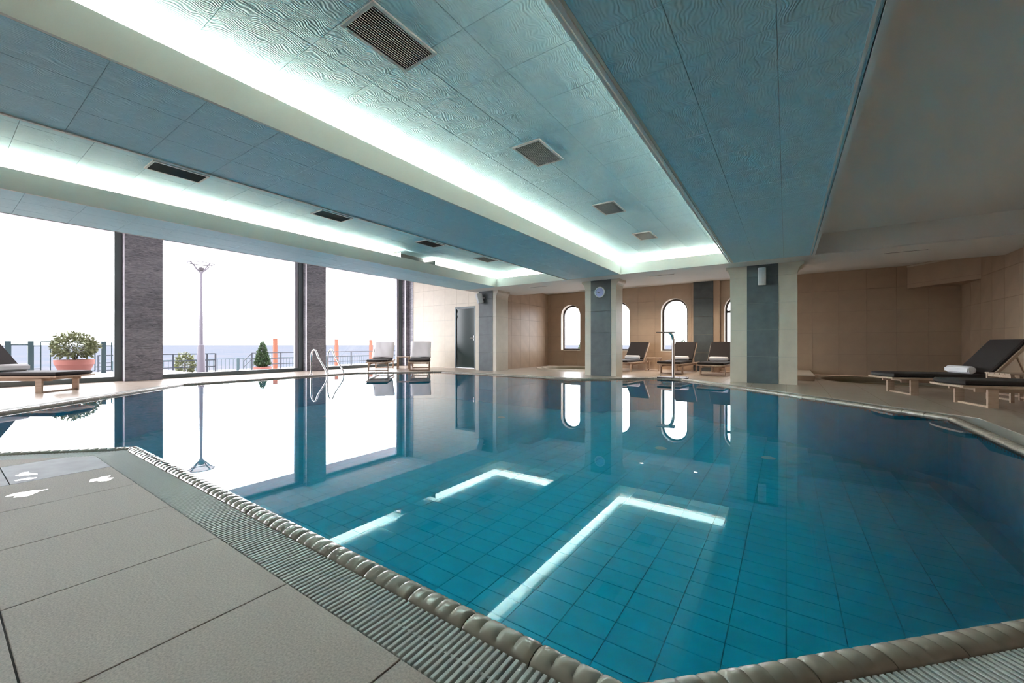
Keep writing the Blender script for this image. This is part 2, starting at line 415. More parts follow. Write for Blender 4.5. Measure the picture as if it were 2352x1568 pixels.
for i in range(len(POOL)):
    a, b, e, n, L = edge_frame(i)
    k = max(1, round(L / CL)); sc = L / (k * CL)
    for j in range(k):
        p = a + e * (j * CL * sc)
        # local x along e, local y along outward normal -> mirror keeps z up
        o = bpy.data.objects.new('coping_tile', cme); o.parent = coping
        o.matrix_local = Matrix(((e.x * sc, n.x, 0, p.x + 4.2), (e.y * sc, n.y, 0, p.y - 4.5), (0, 0, 1, 0), (0, 0, 0, 1))); COL.objects.link(o)
    # corner at b
    a2, b2, e2, n2, L2 = edge_frame((i + 1) % len(POOL))
    a0 = math.atan2(n.y, n.x); da = math.atan2(n.x * n2.y - n.y * n2.x, n.dot(n2))
    if da > 0.05:
        q = MB().lathe([(max(p[0], 0.0005), p[1]) for p in cop_profile(.95)], 5, None, a0, a0 + da)
        q.build('coping_corner', M_['coping'], coping, True, (b.x + 4.2, b.y - 4.5, 0))
RUNS = ['along the near pool edge in front of the rough deck tiles', 'at the lower right corner of the pool', 'along the pool edge beside the right loungers',
        'in front of the pillar with the blank speaker', 'under the water spout', 'in front of the clock pillar', 'along the far pool edge before the green door',
        'in front of the two towel-draped loungers', 'under the steel ladder along the window side', 'beside the lone lounger at the left window',
        'at the hidden near left end of the pool', 'turning off the near left deck corner']
PITCH = 0.0203; B0, B1 = CW + .004, G_OUT - .006
barme = MB().bbox(-.0058, .0058, 0, B1 - B0, -.024, -.002, .0016).mesh('bar', M_['grate'])
INDIV = {0: (0, 999), 1: (0, 1.22), 11: (1.18, 999)}
for i in range(len(POOL)):
    a, b, e, n, L = edge_frame(i)
    g = tag(empty('overflow_grating', (a.x, a.y, 0)), 'pale slatted overflow grating ' + RUNS[i], 'grating', 'overflow gratings round the pool')
    prev_reflex = False
    nb = int(L / PITCH); st = MB()
    for k in range(nb):
        s = (k + .5) * L / nb
        p = e * s
        if i in INDIV and INDIV[i][0] <= s <= INDIV[i][1]:
            o = bpy.data.objects.new('bar', barme); o.parent = g; q = p + n * B0
            o.matrix_local = Matrix(((e.x, n.x, 0, q.x), (e.y, n.y, 0, q.y), (0, 0, 1, 0), (0, 0, 0, 1))); COL.objects.link(o)
        else:
            q0 = p + n * B0; M = Matrix(((e.x, n.x, 0, q0.x), (e.y, n.y, 0, q0.y), (0, 0, 1, 0), (0, 0, 0, 1)))
            st.box(-.0058, .0058, 0, B1 - B0, -.024, -.002, M)
    a2, b2, e2, n2, L2 = edge_frame((i + 1) % len(POOL))
    a0 = math.atan2(n.y, n.x); da = math.atan2(n.x * n2.y - n.y * n2.x, n.dot(n2))
    if da > .05:
        for k in range(9):
            an = a0 + da * (k + .5) / 9; nn = Vector((math.cos(an), math.sin(an))); ee = Vector((-nn.y, nn.x)); q0 = e * L + nn * B0
            st.box(-.0058, .0058, 0, B1 - B0, -.024, -.002, Matrix(((ee.x, nn.x, 0, q0.x), (ee.y, nn.y, 0, q0.y), (0, 0, 1, 0), (0, 0, 0, 1))))
    if st.v: tag(st.build('far_bars', M_['grate'], g), kind='stuff')
    sp = MB(); q0 = n * ((B0 + B1) / 2)
    Ms = Matrix(((e.x, n.x, 0, q0.x), (e.y, n.y, 0, q0.y), (0, 0, 1, 0), (0, 0, 0, 1)))
    sp.box(0, L, -.004, .004, -.02, -.006, Ms); sp.build('spine', M_['grate'], g)
    gt = MB()
    gt.box(-.05, L + .05, CW - .005, G_OUT, -.11, -.10, Matrix(((e.x, n.x, 0, 0), (e.y, n.y, 0, 0), (0, 0, 1, 0), (0, 0, 0, 1))))
    gt.build('gutter', M_['gutter'], g)

# ------------------------------------------------------------------ generic wall tiling
def apply_bool(o, cutter):
    md = o.modifiers.new('b', 'BOOLEAN'); md.operation = 'DIFFERENCE'; md.object = cutter; md.solver = 'EXACT'
    dg = bpy.context.evaluated_depsgraph_get(); dg.update()
    me = bpy.data.meshes.new_from_object(o.evaluated_get(dg)); o.modifiers.clear(); o.data = me
def tile_wall(parent, axis, at, proud, h0, h1, z0, z1, joint_h, joint_z, step, mt, name='wall_tile', cuts=(), cutters=(), th=.02, cutrect=()):
    """axis 'x': wall plane y=at, tiles along x; axis 'y': wall plane x=at, tiles along y. proud = side offset sign"""
    def edges(a, b, j):
        k0 = math.floor((a - j) / step); es = [a]; k = k0
        while True:
            k += 1; e = j + k * step
            if e >= b - .02: break
            if e > a + .02: es.append(e)
        return es + [b]
    H = edges(h0, h1, joint_h); Z = edges(z0, z1, joint_z); g = .002
    cache = {}
    for i in range(len(H) - 1):
        for k in range(len(Z) - 1):
            ww, hh = H[i + 1] - H[i], Z[k + 1] - Z[k]; a, b, c, d = H[i] + g, H[i + 1] - g, Z[k] + g, Z[k + 1] - g
            if any(a >= r[0] and b <= r[1] and c >= r[2] and d <= r[3] for r in cutrect): continue
            key = (round(ww, 3), round(hh, 3))
            if key not in cache:
                q = MB()
                if axis == 'x': q.box(-ww / 2 + g, ww / 2 - g, -th, 0, -hh / 2 + g, hh / 2 - g)
                else: q.box(-th, 0, -ww / 2 + g, ww / 2 - g, -hh / 2 + g, hh / 2 - g)
                cache[key] = q.mesh(name, mt)
            cx_, cz_ = (H[i] + H[i + 1]) / 2, (Z[k] + Z[k + 1]) / 2
            off = at if proud < 0 else at + th
            loc = (cx_, off, cz_) if axis == 'x' else (off, cx_, cz_)
            hit = [ct for ct in cutters if not (b < ct[1] or a > ct[2] or d < ct[3] or c > ct[4])]
            o = inst(name, cache[key], parent, loc)
            for ct in hit: apply_bool(o, ct[0])
            if hit and len(o.data.polygons) == 0: bpy.data.objects.remove(o)
def arch_outline(x0, x1, z0, z1, n=20):
    r = (x1 - x0) / 2; cx_ = (x0 + x1) / 2; zc = z1 - r
    return [(x0, z0), (x1, z0), (x1, zc)] + [(cx_ + r * math.cos(math.pi * k / n), zc + r * math.sin(math.pi * k / n)) for k in range(1, n)] + [(x0, zc)]
RX = Matrix(((1, 0, 0, 0), (0, 0, 1, 0), (0, 1, 0, 0), (0, 0, 0, 1)))   # (x,y,z)->(x,z,y): outline in xz, extrude along y

# ------------------------------------------------------------------ back wall with arched windows
ZB = 2.70
ARCH = [(-6.94, -6.14), (-5.15, -4.33), (-3.345, -2.51), (-1.53, -.70)]
wall_back = MB(); YT = YB + .02
hole_loops = [arch_outline(a, b, .575, 2.27) for a, b in ARCH]
tmp = MB(); tmp.flat([[(-7.6, -.1), (XR + .2, -.1), (XR + .2, 3.4), (-7.6, 3.4)]] + hole_loops, 0)
for yy, rev in ((YT, False), (YB + .30, True)):
    vs = [(v[0], yy, v[1]) for v in tmp.v]; wall_back.add(vs, [tuple(reversed(f)) if rev else f for f in tmp.f])
for lp in hole_loops:
    n = len(lp)
    for i in range(n):
        a, b = lp[i], lp[(i + 1) % n]
        wall_back.add([(a[0], YT, a[1]), (b[0], YT, b[1]), (b[0], YB + .30, b[1]), (a[0], YB + .30, a[1])], [(0, 1, 2, 3)])
wb = tag(wall_back.build('wall_back', M_['grout']), kind='structure')
cutters = []
for a, b in ARCH:
    q = MB().prism(arch_outline(a, b, .575, 2.27), YB - .2, YB + .5, 0, RX)
    bmm = bmesh.new(); me = q.mesh('cut', None); bmm.from_mesh(me); bmesh.ops.recalc_face_normals(bmm, faces=bmm.faces); bmm.to_mesh(me); bmm.free()
    cutters.append((inst('cut', me), a, b, .575, 2.27))
bpy.context.view_layer.update()
tile_wall(wb, 'x', YB, +1, -7.5, -2.36, 0, ZB, -4.07, 0, .55, M_['beige'], cutters=cutters)
tile_wall(wb, 'x', YB, +1, -1.64, XR, 0, ZB, .57, 0, .55, M_['beige'], cutters=cutters)
for ct in cutters: bpy.data.objects.remove(ct[0])
# pale reveals lining each arch
for a, b in ARCH:
    lp = arch_outline(a + .0, b - .0, .575, 2.27); li = arch_outline(a + .022, b - .022, .597, 2.248); n = len(lp); q = MB()
    for i in range(n):
        j = (i + 1) % n
        q.add([(li[i][0], YB - .004, li[i][1]), (li[j][0], YB - .004, li[j][1]), (li[j][0], YB + .29, li[j][1]), (li[i][0], YB + .29, li[i][1]),
               (lp[i][0], YB - .004, lp[i][1]), (lp[j][0], YB - .004, lp[j][1])], [(0, 1, 2, 3), (4, 5, 1, 0)])
    q.build('window_reveal', M_['beige_pale'], wb)
for k, (a, b) in enumerate(ARCH):
    wn = tag(empty('window_%d' % (k + 4), ((a + b) / 2, YB + .2, .575)), kind='structure')
    A = arch_outline(a + .022 - (a + b) / 2, b - .022 - (a + b) / 2, .022, 1.673); Bn = arch_outline(a + .075 - (a + b) / 2, b - .075 - (a + b) / 2, .075, 1.62); n = len(A); q = MB()
    for i in range(n):
        j = (i + 1) % n
        q.add([(A[i][0], -.03, A[i][1]), (A[j][0], -.03, A[j][1]), (Bn[j][0], -.03, Bn[j][1]), (Bn[i][0], -.03, Bn[i][1]),
               (Bn[i][0], .03, Bn[i][1]), (Bn[j][0], .03, Bn[j][1]), (A[i][0], .03, A[i][1]), (A[j][0], .03, A[j][1])],
              [(0, 1, 2, 3), (3, 2, 5, 4), (4, 5, 7, 6)])
    q.build('frame', M_['arch'], wn)
    if k == 3: MB().box(-.36, .36, -.03, .03, 1.17, 1.24).box(-.03, .03, -.03, .03, .05, 1.2).build('transom', M_['arch'], wn)
    tq = MB(); tq.flat([Bn], 0); MB().add([(v[0], 0.0, v[1]) for v in tq.v], tq.f).build('pane', M_['glass'], wn)
# slate pilaster on the back wall between third and fourth arched windows
pil = tag(empty('wall_pilaster', (-2.07, YB, 0)), 'slate-faced pilaster on the back wall between two arched windows', 'pilaster')
MB().box(-.29, .44, -.10, .02, 0, ZB).build('core', M_['beige'], pil)
for k in range(5):
    z0, z1 = .55 * k, min(.55 * (k + 1), ZB); MB().box(-.275, .275, -.118, -.10, z0 + .002, z1 - .002).build('slate_tile', M_['slate'], pil)
MB().box(-.275, .275, -.1185, -.1, 0, .002).build('base_joint', M_['grout_grey'], pil)

# ------------------------------------------------------------------ other walls
wp = tag(MB().box(-7.9, -7.50, 10.3, YB + .3, -.1, 3.4).build('wall_partition', M_['grout']), kind='structure')
tile_wall(wp, 'y', -7.50, +1, 10.18, YB, 0, ZB, 10.35, 0, .55, M_['beige'], th=.02)
wd = tag(MB().box(XG, -7.9, 10.37, 10.7, -.1, 3.5).build('wall_door', M_['grout_grey']), kind='structure')
DX0, DX1, DZ = -9.49, -8.57, 2.085
dcut = MB().box(DX0 - .005, DX1 + .005, 10.0, 11.0, -.2, DZ + .005); dco = dcut.build('cut', None); bpy.context.view_layer.update()
apply_bool(wd, dco)
tile_wall(wd, 'x', 10.35, +1, -11.60, -7.9, 0, 3.4, DX0 - .55 * 2 + .08, 0, .55, M_['beige_pale'], cutters=[(dco, DX0, DX1, 0, DZ)], th=.02)
bpy.data.objects.remove(dco)
MB().box(XW, -11.60, 10.33, 10.37, 0, 3.4).build('stone_strip', M_['stone'], wd)
wr = tag(MB().box(XR + .02, XR + .3, YN, YB + .3, -.1, 3.5).build('wall_right', M_['grout']), kind='structure')
tile_wall(wr, 'y', XR, +1, 7.2, YB, 0, 2.78, YB - .55, 0, .55, M_['beige'])
MB().box(XR, XR + .02, YN, 7.2, 0, 2.78).build('wall_skin', M_['beige'], wr)
# pale pier on the right wall at the frame edge
MB().box(XR - .06, XR + .02, 9.75, 10.25, 0, 2.70).build('pier', M_['beige_pale'], wr)
tag(MB().box(XG - .3, XR + .3, YN - .3, YN, -.1, 3.5).build('wall_near', M_['beige']), kind='structure')
# diagonal boxed-in bulkhead across the back right corner
q = MB().prism([(2.40, 13.36), (3.31, 12.20), (3.31, 13.36)], 2.15, ZB)
tag(q.build('trim_1', M_['beige']), kind='structure')
MB().box(-.735, .735, -.004, .004, -.035, .0).build('ledge', M_['beige_pale'], bpy.data.objects['trim_1'], False, (2.853, 12.776, 2.69), (0, 0, math.atan2(-1.16, .91)))
MB().box(-.735, .735, -.003, .003, -.003, .0).build('joint', M_['grout'], bpy.data.objects['trim_1'], False, (2.853, 12.776, 2.25), (0, 0, math.atan2(-1.16, .91)))

# ------------------------------------------------------------------ door
dr = tag(empty('door_1', ((DX0 + DX1) / 2, 10.36, 0)), kind='structure'); hw = (DX1 - DX0) / 2
lf = MB().box(-hw + .065, hw - .06, .015, .055, .01, DZ - .065).build('leaf', M_['door'], dr)
fr_ = MB().box(-hw, -hw + .06, -.012, .10, 0, DZ).box(hw - .055, hw, -.012, .10, 0, DZ).box(-hw + .06, hw - .055, -.012, .10, DZ - .06, DZ); fr_.build('frame', M_['frame'], dr)
for z in (.35, 1.72, 1.9): MB().lathe([(.011, 0), (.011, .09)], 10).build('hinge', M_['frame'], lf, True, (-hw + .062, -.02, z))
MB().tube([(hw - .10, .015, 1.02), (hw - .10, -.035, 1.02), (hw - .11, -.045, 1.02), (hw - .21, -.045, 1.02)], .009, 8).build('handle', M_['steel'], lf, True)
MB().box(hw - .118, hw - .082, .009, .015, .94, 1.10).build('handle_plate', M_['steel'], lf)

# ------------------------------------------------------------------ window wall: stone columns, frames, panes, header
def stone_col(name, y0, y1, label):
    c = tag(empty(name, ((XG + XW) / 2, (y0 + y1) / 2, 0)), label, 'column', 'stone columns of the window wall'); hx, hy_ = (XW - XG) / 2, (y1 - y0) / 2
    MB().box(-hx - .12, hx - .015, -hy_ + .012, hy_ - .012, 0, 3.4).build('core', M_['grout_grey'], c)
    MB().box(hx - .075, hx - .004, -hy_ - .004, -hy_, .002, 3.39).build('edge_sheen', M_['edge'], c)
    zs = [0, 2.13, 3.4] if y0 < 3 else [0, 1.35, 2.70, 3.4]
    for k in range(len(zs) - 1):
        MB().bbox(hx - .02, hx, -hy_, hy_, zs[k] + .002, zs[k + 1] - .002, .002).build('stone_slab', M_['stone'], c)
        MB().box(-hx, hx - .02, -hy_, -hy_ + .014, zs[k] + .002, zs[k + 1] - .002).build('stone_slab', M_['stone'], c)
        MB().box(-hx, hx - .02, hy_ - .014, hy_, zs[k] + .002, zs[k + 1] - .002).build('stone_slab', M_['stone'], c)
M_['edge'] = mat('painted_edge_sheen', (0.80, 0.78, 0.84), 0.25)  # pale colour paints in the bright sky sheen on the columns' side faces
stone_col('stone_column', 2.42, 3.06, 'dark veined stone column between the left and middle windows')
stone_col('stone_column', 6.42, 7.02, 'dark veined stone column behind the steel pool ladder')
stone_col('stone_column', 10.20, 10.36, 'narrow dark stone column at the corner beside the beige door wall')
WIN = [(YN, 2.42, 'l'), (3.06, 6.42, 'm'), (7.02, 10.20, 'r')]
for k, (y0, y1, _) in enumerate(WIN):
    wn = tag(empty('window_%d' % (k + 1), (XG, (y0 + y1) / 2, 0)), kind='structure'); h = (y1 - y0) / 2
    MB().box(-.05, .05, -h, h, 0, .10).build('sill_bar', M_['frame'], wn)
    MB().box(-.05, .05, -h, h, 3.28, 3.36).build('head_bar', M_['frame'], wn)
    MB().box(-.05, .06, h - .12, h, .1, 3.28).build('jamb', M_['frame'], wn)
    MB().box(-.05, .06, -h, -h + .06, .1, 3.28).build('jamb', M_['frame'], wn)
    if k: MB().box(-.06, .02, h - .22, h - .12, .1, 3.28).build('jamb_trim', M_['frame_light'], wn)
    MB().add([(0, -h + .06, .1), (0, h - .12, .1), (0, h - .12, 3.28), (0, -h + .06, 3.28)], [(0, 1, 2, 3)]).build('pane', M_['glass'], wn)
tag(MB().box(XG - .25, XG + .06, YN, 10.7, 3.36, 3.9).build('wall_left', M_['facade']), kind='structure')
# exterior eave above the windows
tag(MB().box(-14.1, XG - .25, YN - 1, 11.5, 3.62, 3.80).build('roof_eave', M_['facade']), kind='structure')

# ------------------------------------------------------------------ ceiling
ceil = tag(MB().box(XG - .3, XR + .3, YN - .3, YB + .3, 3.42, 3.6).build('ceiling', M_['plaster']), kind='structure')
COFF = [(-6.80, -4.58), (-3.20, -0.90)]
YC, YS = 9.15, 11.15              # far edge of coffers, far edge of soffit
YC0 = -3.2
def cbox(name, x0, x1, y0, y1, z0, z1, mt): return MB().box(x0, x1, y0, y1, z0, z1).build(name, mt, ceil)
T = .012
cbox('beam_core', -8.03, -6.826, YN, YC, HS + T, 2.53, M_['ceil_joint']); cbox('beam_core', -4.58, -3.226, YN, YC, HS + T, 2.53, M_['ceil_joint'])
cbox('beam_core', -.874, .43, YN, YC, HS + T, 2.53, M_['ceil_joint']); cbox('beam_core', -.50, .40, YN, YC + .37, 2.535, 2.90, M_['plaster']);
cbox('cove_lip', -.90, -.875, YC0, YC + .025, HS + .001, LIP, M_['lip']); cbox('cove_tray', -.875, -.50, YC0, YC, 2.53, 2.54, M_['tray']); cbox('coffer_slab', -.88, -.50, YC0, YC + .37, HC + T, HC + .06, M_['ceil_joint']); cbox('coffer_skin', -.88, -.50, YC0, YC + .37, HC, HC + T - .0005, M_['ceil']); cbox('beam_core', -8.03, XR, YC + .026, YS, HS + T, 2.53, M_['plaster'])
cbox('beam_core', -6.80, .43, YN, YC0, HS, 2.86, M_['plaster'])
cbox('beam_fascia', -8.05, -8.03, YN, 10.35, HS - .004, 3.42, M_['plaster'])
cbox('beam_fascia', -4.62, -4.58, YC0, YC + .25, HS + .001, HC + .02, M_['lip']); cbox('beam_fascia', .39, .43, YN, YC, 2.53, 2.80, M_['plaster'])
cbox('beam_fascia', -8.03, XR, YS - .02, YS, HS, 2.75, M_['plaster'])
for (x0, x1) in COFF:
    cbox('cove_lip', x0 - .025, x0, YC0, YC + .025, HS, LIP, M_['lip']); cbox('cove_lip', x0, x1, YC, YC + .025, HS, LIP, M_['lip'])
    cbox('cove_tray', x0 - .36, x0 - .025, YC0, YC + .36, 2.53, 2.54, M_['tray']); cbox('cove_tray', x0, x1, YC + .025, YC + .36, 2.53, 2.54, M_['tray'])
    cbox('cove_back', x0 - .37, x0 - .36, YC0, YC + .36, 2.53, HC + .02, M_['tray']); cbox('cove_back', x0 - .36, x1, YC + .36, YC + .37, 2.53, HC + .02, M_['tray'])
    cbox('coffer_slab', x0 - .37, x1 + .02, YC0, YC + .37, HC + T, HC + .06, M_['ceil_joint'])
# tiles, one by one
def ceil_tiles(xs, ys, z, mt):
    cache = {}
    for i in range(len(xs) - 1):
        for k in range(len(ys) - 1):
            ww, hh = xs[i + 1] - xs[i], ys[k + 1] - ys[k]; key = (round(ww, 3), round(hh, 3)); g = .0012
            if key not in cache: cache[key] = MB().bbox(-ww / 2 + g, ww / 2 - g, -hh / 2 + g, hh / 2 - g, 0, T, .0025).mesh('ceiling_tile', mt)
            inst('ceiling_tile', cache[key], ceil, ((xs[i] + xs[i + 1]) / 2, (ys[k] + ys[k + 1]) / 2, z))
def yseq(y0, y1, j, st):
    k = math.ceil((y0 - j) / st + .05); e = [y0]
    while j + k * st < y1 - .05: e.append(j + k * st); k += 1
    return e + [y1]
YV = -0.4
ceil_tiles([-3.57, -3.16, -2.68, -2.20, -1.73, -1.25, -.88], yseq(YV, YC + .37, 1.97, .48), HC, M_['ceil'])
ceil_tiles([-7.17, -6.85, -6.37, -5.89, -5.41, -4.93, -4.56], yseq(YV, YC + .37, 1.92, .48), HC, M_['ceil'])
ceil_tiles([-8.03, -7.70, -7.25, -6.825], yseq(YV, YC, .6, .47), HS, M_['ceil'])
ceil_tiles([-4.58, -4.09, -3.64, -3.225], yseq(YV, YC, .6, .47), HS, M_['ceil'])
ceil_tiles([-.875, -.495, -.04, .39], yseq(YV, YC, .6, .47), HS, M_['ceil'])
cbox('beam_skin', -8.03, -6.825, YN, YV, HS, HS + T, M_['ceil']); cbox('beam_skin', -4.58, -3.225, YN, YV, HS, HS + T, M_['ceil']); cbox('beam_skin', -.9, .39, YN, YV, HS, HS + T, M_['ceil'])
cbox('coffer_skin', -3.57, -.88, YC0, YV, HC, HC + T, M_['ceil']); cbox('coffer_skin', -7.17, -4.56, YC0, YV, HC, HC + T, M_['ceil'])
cbox('far_soffit', -8.03, XR, YC + .026, YS, HS, HS + T - .0005, M_['plaster'])
cbox('right_recess', .43, XR + .1, YN, YC + .02, 2.80, 2.86, M_['plaster']); cbox('right_recess_face', .43, XR, YC, YC + .02, HS + .011, 2.82, M_['plaster'])
cbox('rear_ceiling', -7.6, XR + .1, YS, YB + .1, ZB, ZB + .04, M_['plaster'])
# moulded trims along coffer and recess edges
for n_, (x0, x1, z0) in enumerate([(-.945, -.925, HS - .012), (-.915, -.893, HS - .010), (-4.60, -4.57, HS - .010), (.355, .372, HS - .008), (.395, .432, HS - .012)]):
    tag(MB().box(x0, x1, YC0 if n_ < 3 else YN, YC + .01, z0, HS + .006).build('trim_%d' % (n_ + 2), M_['plaster']), kind='structure')
tag(MB().box(.395, XR, YC - .012, YC + .016, HS - .010, HS + .006).build('trim_7', M_['plaster']), kind='structure')
for yy in (5.74, 6.76): cbox('cove_light_stop', -7.17, -6.826, yy, yy + .012, 2.541, 2.775, M_['tray'])  # added unseen plates that keep tube light out of the dead gap
# cove light tubes
def cove(x0, x1, y0, y1, label, mt='cove'):
    t = tag(empty('cove_light', ((x0 + x1) / 2, (y0 + y1) / 2, 2.54)), label, 'light', 'hidden cove light tubes'); hx, hy_ = (x1 - x0) / 2, (y1 - y0) / 2
    MB().box(-hx, hx, -hy_, hy_, .006, .034).build('tube', M_[mt], t); MB().box(-hx - .01, hx + .01, -hy_ - .01, hy_ + .01, 0.0005, .006).build('holder', M_['white'], t)
cove(-3.262, -3.235, -.0, YC + .1, 'long white cove tube behind the lip of the right ceiling coffer')
cove(-.865, -.845, .8, YC - .05, 'dim white cove tube behind the right-hand lip of the right ceiling coffer', 'cove_dim')
cove(-3.2, -.95, YC + .035, YC + .062, 'white cove tube at the far end of the right ceiling coffer')
cove(-6.862, -6.835, -.5, 5.62, 'white cove tube of the left ceiling coffer on the near side of the dead gap')
cove(-6.862, -6.835, 6.88, YC + .1, 'short white cove tube of the left ceiling coffer beyond the dead gap')
cove(-6.8, -4.65, YC + .035, YC + .062, 'white cove tube at the far end of the left ceiling coffer')

# ------------------------------------------------------------------ air vents
def vent(label, x, y):
    v = tag(empty('air_vent', (x, y, HC)), label, 'vent', 'ceiling air vents'); W, Ln, f = .33, .53, .022
    MB().box(-W / 2, W / 2, -Ln / 2, -Ln / 2 + f, -.014, -.0005).box(-W / 2, W / 2, Ln / 2 - f, Ln / 2, -.014, -.0005).box(-W / 2, -W / 2 + f, -Ln / 2 + f, Ln / 2 - f, -.014, -.0005).box(W / 2 - f, W / 2, -Ln / 2 + f, Ln / 2 - f, -.014, -.0005).build('frame', M_['ventframe'], v)
    MB().box(-W / 2 + f, W / 2 - f, -Ln / 2 + f, Ln / 2 - f, -.003, -.001).build('void', M_['ventblack'], v)
    me = bpy.data.meshes.get('slat')
    if me is None: me = MB().box(-.0035, .0035, -Ln / 2 + f, Ln / 2 - f, -.013, -.003, Matrix.Rotation(math.radians(18), 4, 'Y')).mesh('slat', M_['ventslat'])
    for k in range(16): inst('slat', me, v, (-W / 2 + f + (k + .5) * (W - 2 * f) / 16, 0, 0))
ORD = ['nearest', 'second', 'third', 'farthest']
for k, y in enumerate((1.76, 3.70, 5.78, 7.63)): vent('dark slatted air vent in the right ceiling coffer, %s from the camera' % ORD[k], -2.19, y)
for k, y in enumerate((1.68, 3.64, 5.76, 7.59)): vent('dark slatted air vent in the left ceiling coffer, %s from the camera' % ORD[k], -5.96, y)
for x, lb in ((-5.79, 'left of the clock pillar'), (-2.43, 'between the clock pillar and the speaker pillar'), (1.73, 'over the right loungers')):
    s_ = tag(empty('air_slot', (x, 9.72 if x > 0 else 9.8, HS)), 'thin dark linear air slot in the soffit ' + lb, 'vent', 'linear air slots')
    MB().box(-.30, .30, -.035, .035, -.006, -.0005).build('frame', M_['plaster'], s_); MB().box(-.28, .28, -.012, .012, -.0075, -.006).build('slot', M_['ventblack'], s_)
# rear downlights
for x, lb in ((-3.56, 'left of the two'), (-2.07, 'right of the two')):
    d = tag(empty('downlight', (x, 12.0, ZB)), 'small warm recessed downlight in the rear ceiling, ' + lb, 'light', 'rear downlights')
    MB().lathe([(.075, 0), (.075, -.010), (.055, -.012), (.052, -.002)], 24, None, cap=False).build('ring', M_['white'], d, True)
    MB().lathe([(.0001, -.004), (.052, -.004)], 24, None, cap=False).build('lens', M_['lampglow'], d)
    ld = bpy.data.lights.new('downlight_beam', 'SPOT'); ld.energy = DOWN; ld.color = (1.0, .82, .62); ld.spot_size = math.radians(130); ld.spot_blend = .8; ld.shadow_soft_size = .05
    lo = bpy.data.objects.new('downlight_beam', ld); lo.location = (0, 0, -.03); link(lo, d)

# ------------------------------------------------------------------ pillars
def pillar(label, x0, xa, xb, x1, depth, flare=(.09, .09)):
    xc = (x0 + x1) / 2; p = tag(empty('pillar', (xc, 9.7, 0)), label, 'pillar', 'tiled pillars at the far pool edge')
    MB().box(x0 - xc + .012, x1 - xc - .012, .016, depth - .012, 0, HS).build('core', M_['grout_grey'], p)
    for k in range(5):
        z0, z1 = .55 * k + .0015, min(.55 * (k + 1), HS) - .0015
        if k == 4: z1 = HS - .0005
        MB().bbox(xa - xc + .001, xb - xc - .001, -.006, .02, z0, z1, .0015).build('slate_tile', M_['slate'], p)
        MB().box(x0 - xc, xa - xc - .001, 0, .018, z0, z1).build('pale_tile', M_['beige_pale'], p)
        MB().box(xb - xc + .001, x1 - xc, 0, .018, z0, z1).build('pale_tile', M_['beige_pale'], p)
        MB().box(x0 - xc, x0 - xc + .016, .018, depth, z0, z1).build('side_tile', M_['beige_pale'], p)
        MB().box(x1 - xc - .016, x1 - xc, .018, depth, z0, z1).build('side_tile', M_['beige_pale'], p)
    for s, xe, fl_ in ((-1, x0 - xc, flare[0]), (1, x1 - xc, flare[1])):
        if fl_ <= 0: continue
        prof = [(0, 2.18)] + [(fl_ * (1 - math.cos(t * math.pi / 2)), 2.18 + .2 * math.sin(t * math.pi / 2)) for t in (.2, .4, .6, .8, 1.0)] + [(fl_, HS - .0005), (0, HS - .0005)]
        P = [(xe + s * a, z) for a, z in prof]
        if s > 0: P = P
        q = MB().prism(P, -.002, depth, 0, RX); o = q.build('capital', M_['beige_pale'], p)
    return p
pillar('pale tiled pillar with a slate strip beside the green door', -8.01, -7.89, -7.35, -7.22, .62, (0, .07))
pillar('pale tiled pillar with a slate strip and a round clock', -4.33, -4.17, -3.63, -3.50, .48)
pillar('widest pale tiled pillar with a slate strip, nearest to the right loungers', -.99, -.68, -.13, .18, .55, (.08, .11))

# ------------------------------------------------------------------ clock and speakers
ck = tag(empty('wall_clock', (-3.92, 9.694, 2.13)), 'round white-rimmed wall clock on the slate pillar', 'clock'); RYm = Matrix.Rotation(math.pi / 2, 4, 'X')
MB().lathe([(.0001, 0), (.125, 0), (.138, .012), (.138, .026), (.128, .034), (.116, .030), (.114, .016), (.0001, .016)], 40, RYm).build('rim', M_['white'], ck, True)
cf = MB().lathe([(.0001, .0175), (.113, .0175)], 36, RYm, cap=False).build('face', M_['clockface'], ck)
for k in range(12):
    a = k * math.pi / 6; MB().box(-.003, .003, -.020, -.018, .088, .104, Matrix.Rotation(a, 4, 'Y')).build('hour_mark', M_['clockhand'], cf)
MB().box(-.005, .005, -.022, -.020, -.012, .058, Matrix.Rotation(math.radians(-98), 4, 'Y')).build('hour_hand', M_['clockhand'], ck)
MB().box(-.0035, .0035, -.024, -.022, -.015, .090, Matrix.Rotation(math.radians(-82), 4, 'Y')).build('minute_hand', M_['clockhand'], ck)
sk = tag(empty('speaker', (-.41, 9.694, 2.19)), 'upright pale speaker box on the slate strip of the right pillar', 'speaker', 'pillar speakers')
P = [(-.075, -.02), (.075, -.02)] + [(.075 * math.cos(t), -.09 - .05 * math.sin(t)) for t in [math.pi * k / 10 for k in range(11)]]
P = [(-.070, -.02)] + [(-.070, -.10), (-.05, -.125), (0, -.135), (.05, -.125), (.070, -.10)] + [(.070, -.02)]
MB().prism(P, -.175, .175, .006).build('cabinet', M_['white'], sk)
P2 = [(-.058, -.117), (-.05, -.128), (0, -.139), (.05, -.128), (.058, -.117), (0, -.12)]
MB().prism(P2, -.16, .16, 0).build('grille', M_['mesh'], sk); MB().box(-.02, .02, -.03, 0, -.05, .05).build('bracket', M_['steel_dark'], sk)
MB().tube([(-.012, -.02, .175), (-.012, -.008, .22), (-.012, -.004, .25)], .003, 6).build('cable', M_['steel_dark'], sk)
sl = tag(empty('speaker', (-7.66, 9.694, 2.22)), 'tilted white speaker turned to the windows on the left pillar', 'speaker', 'pillar speakers')
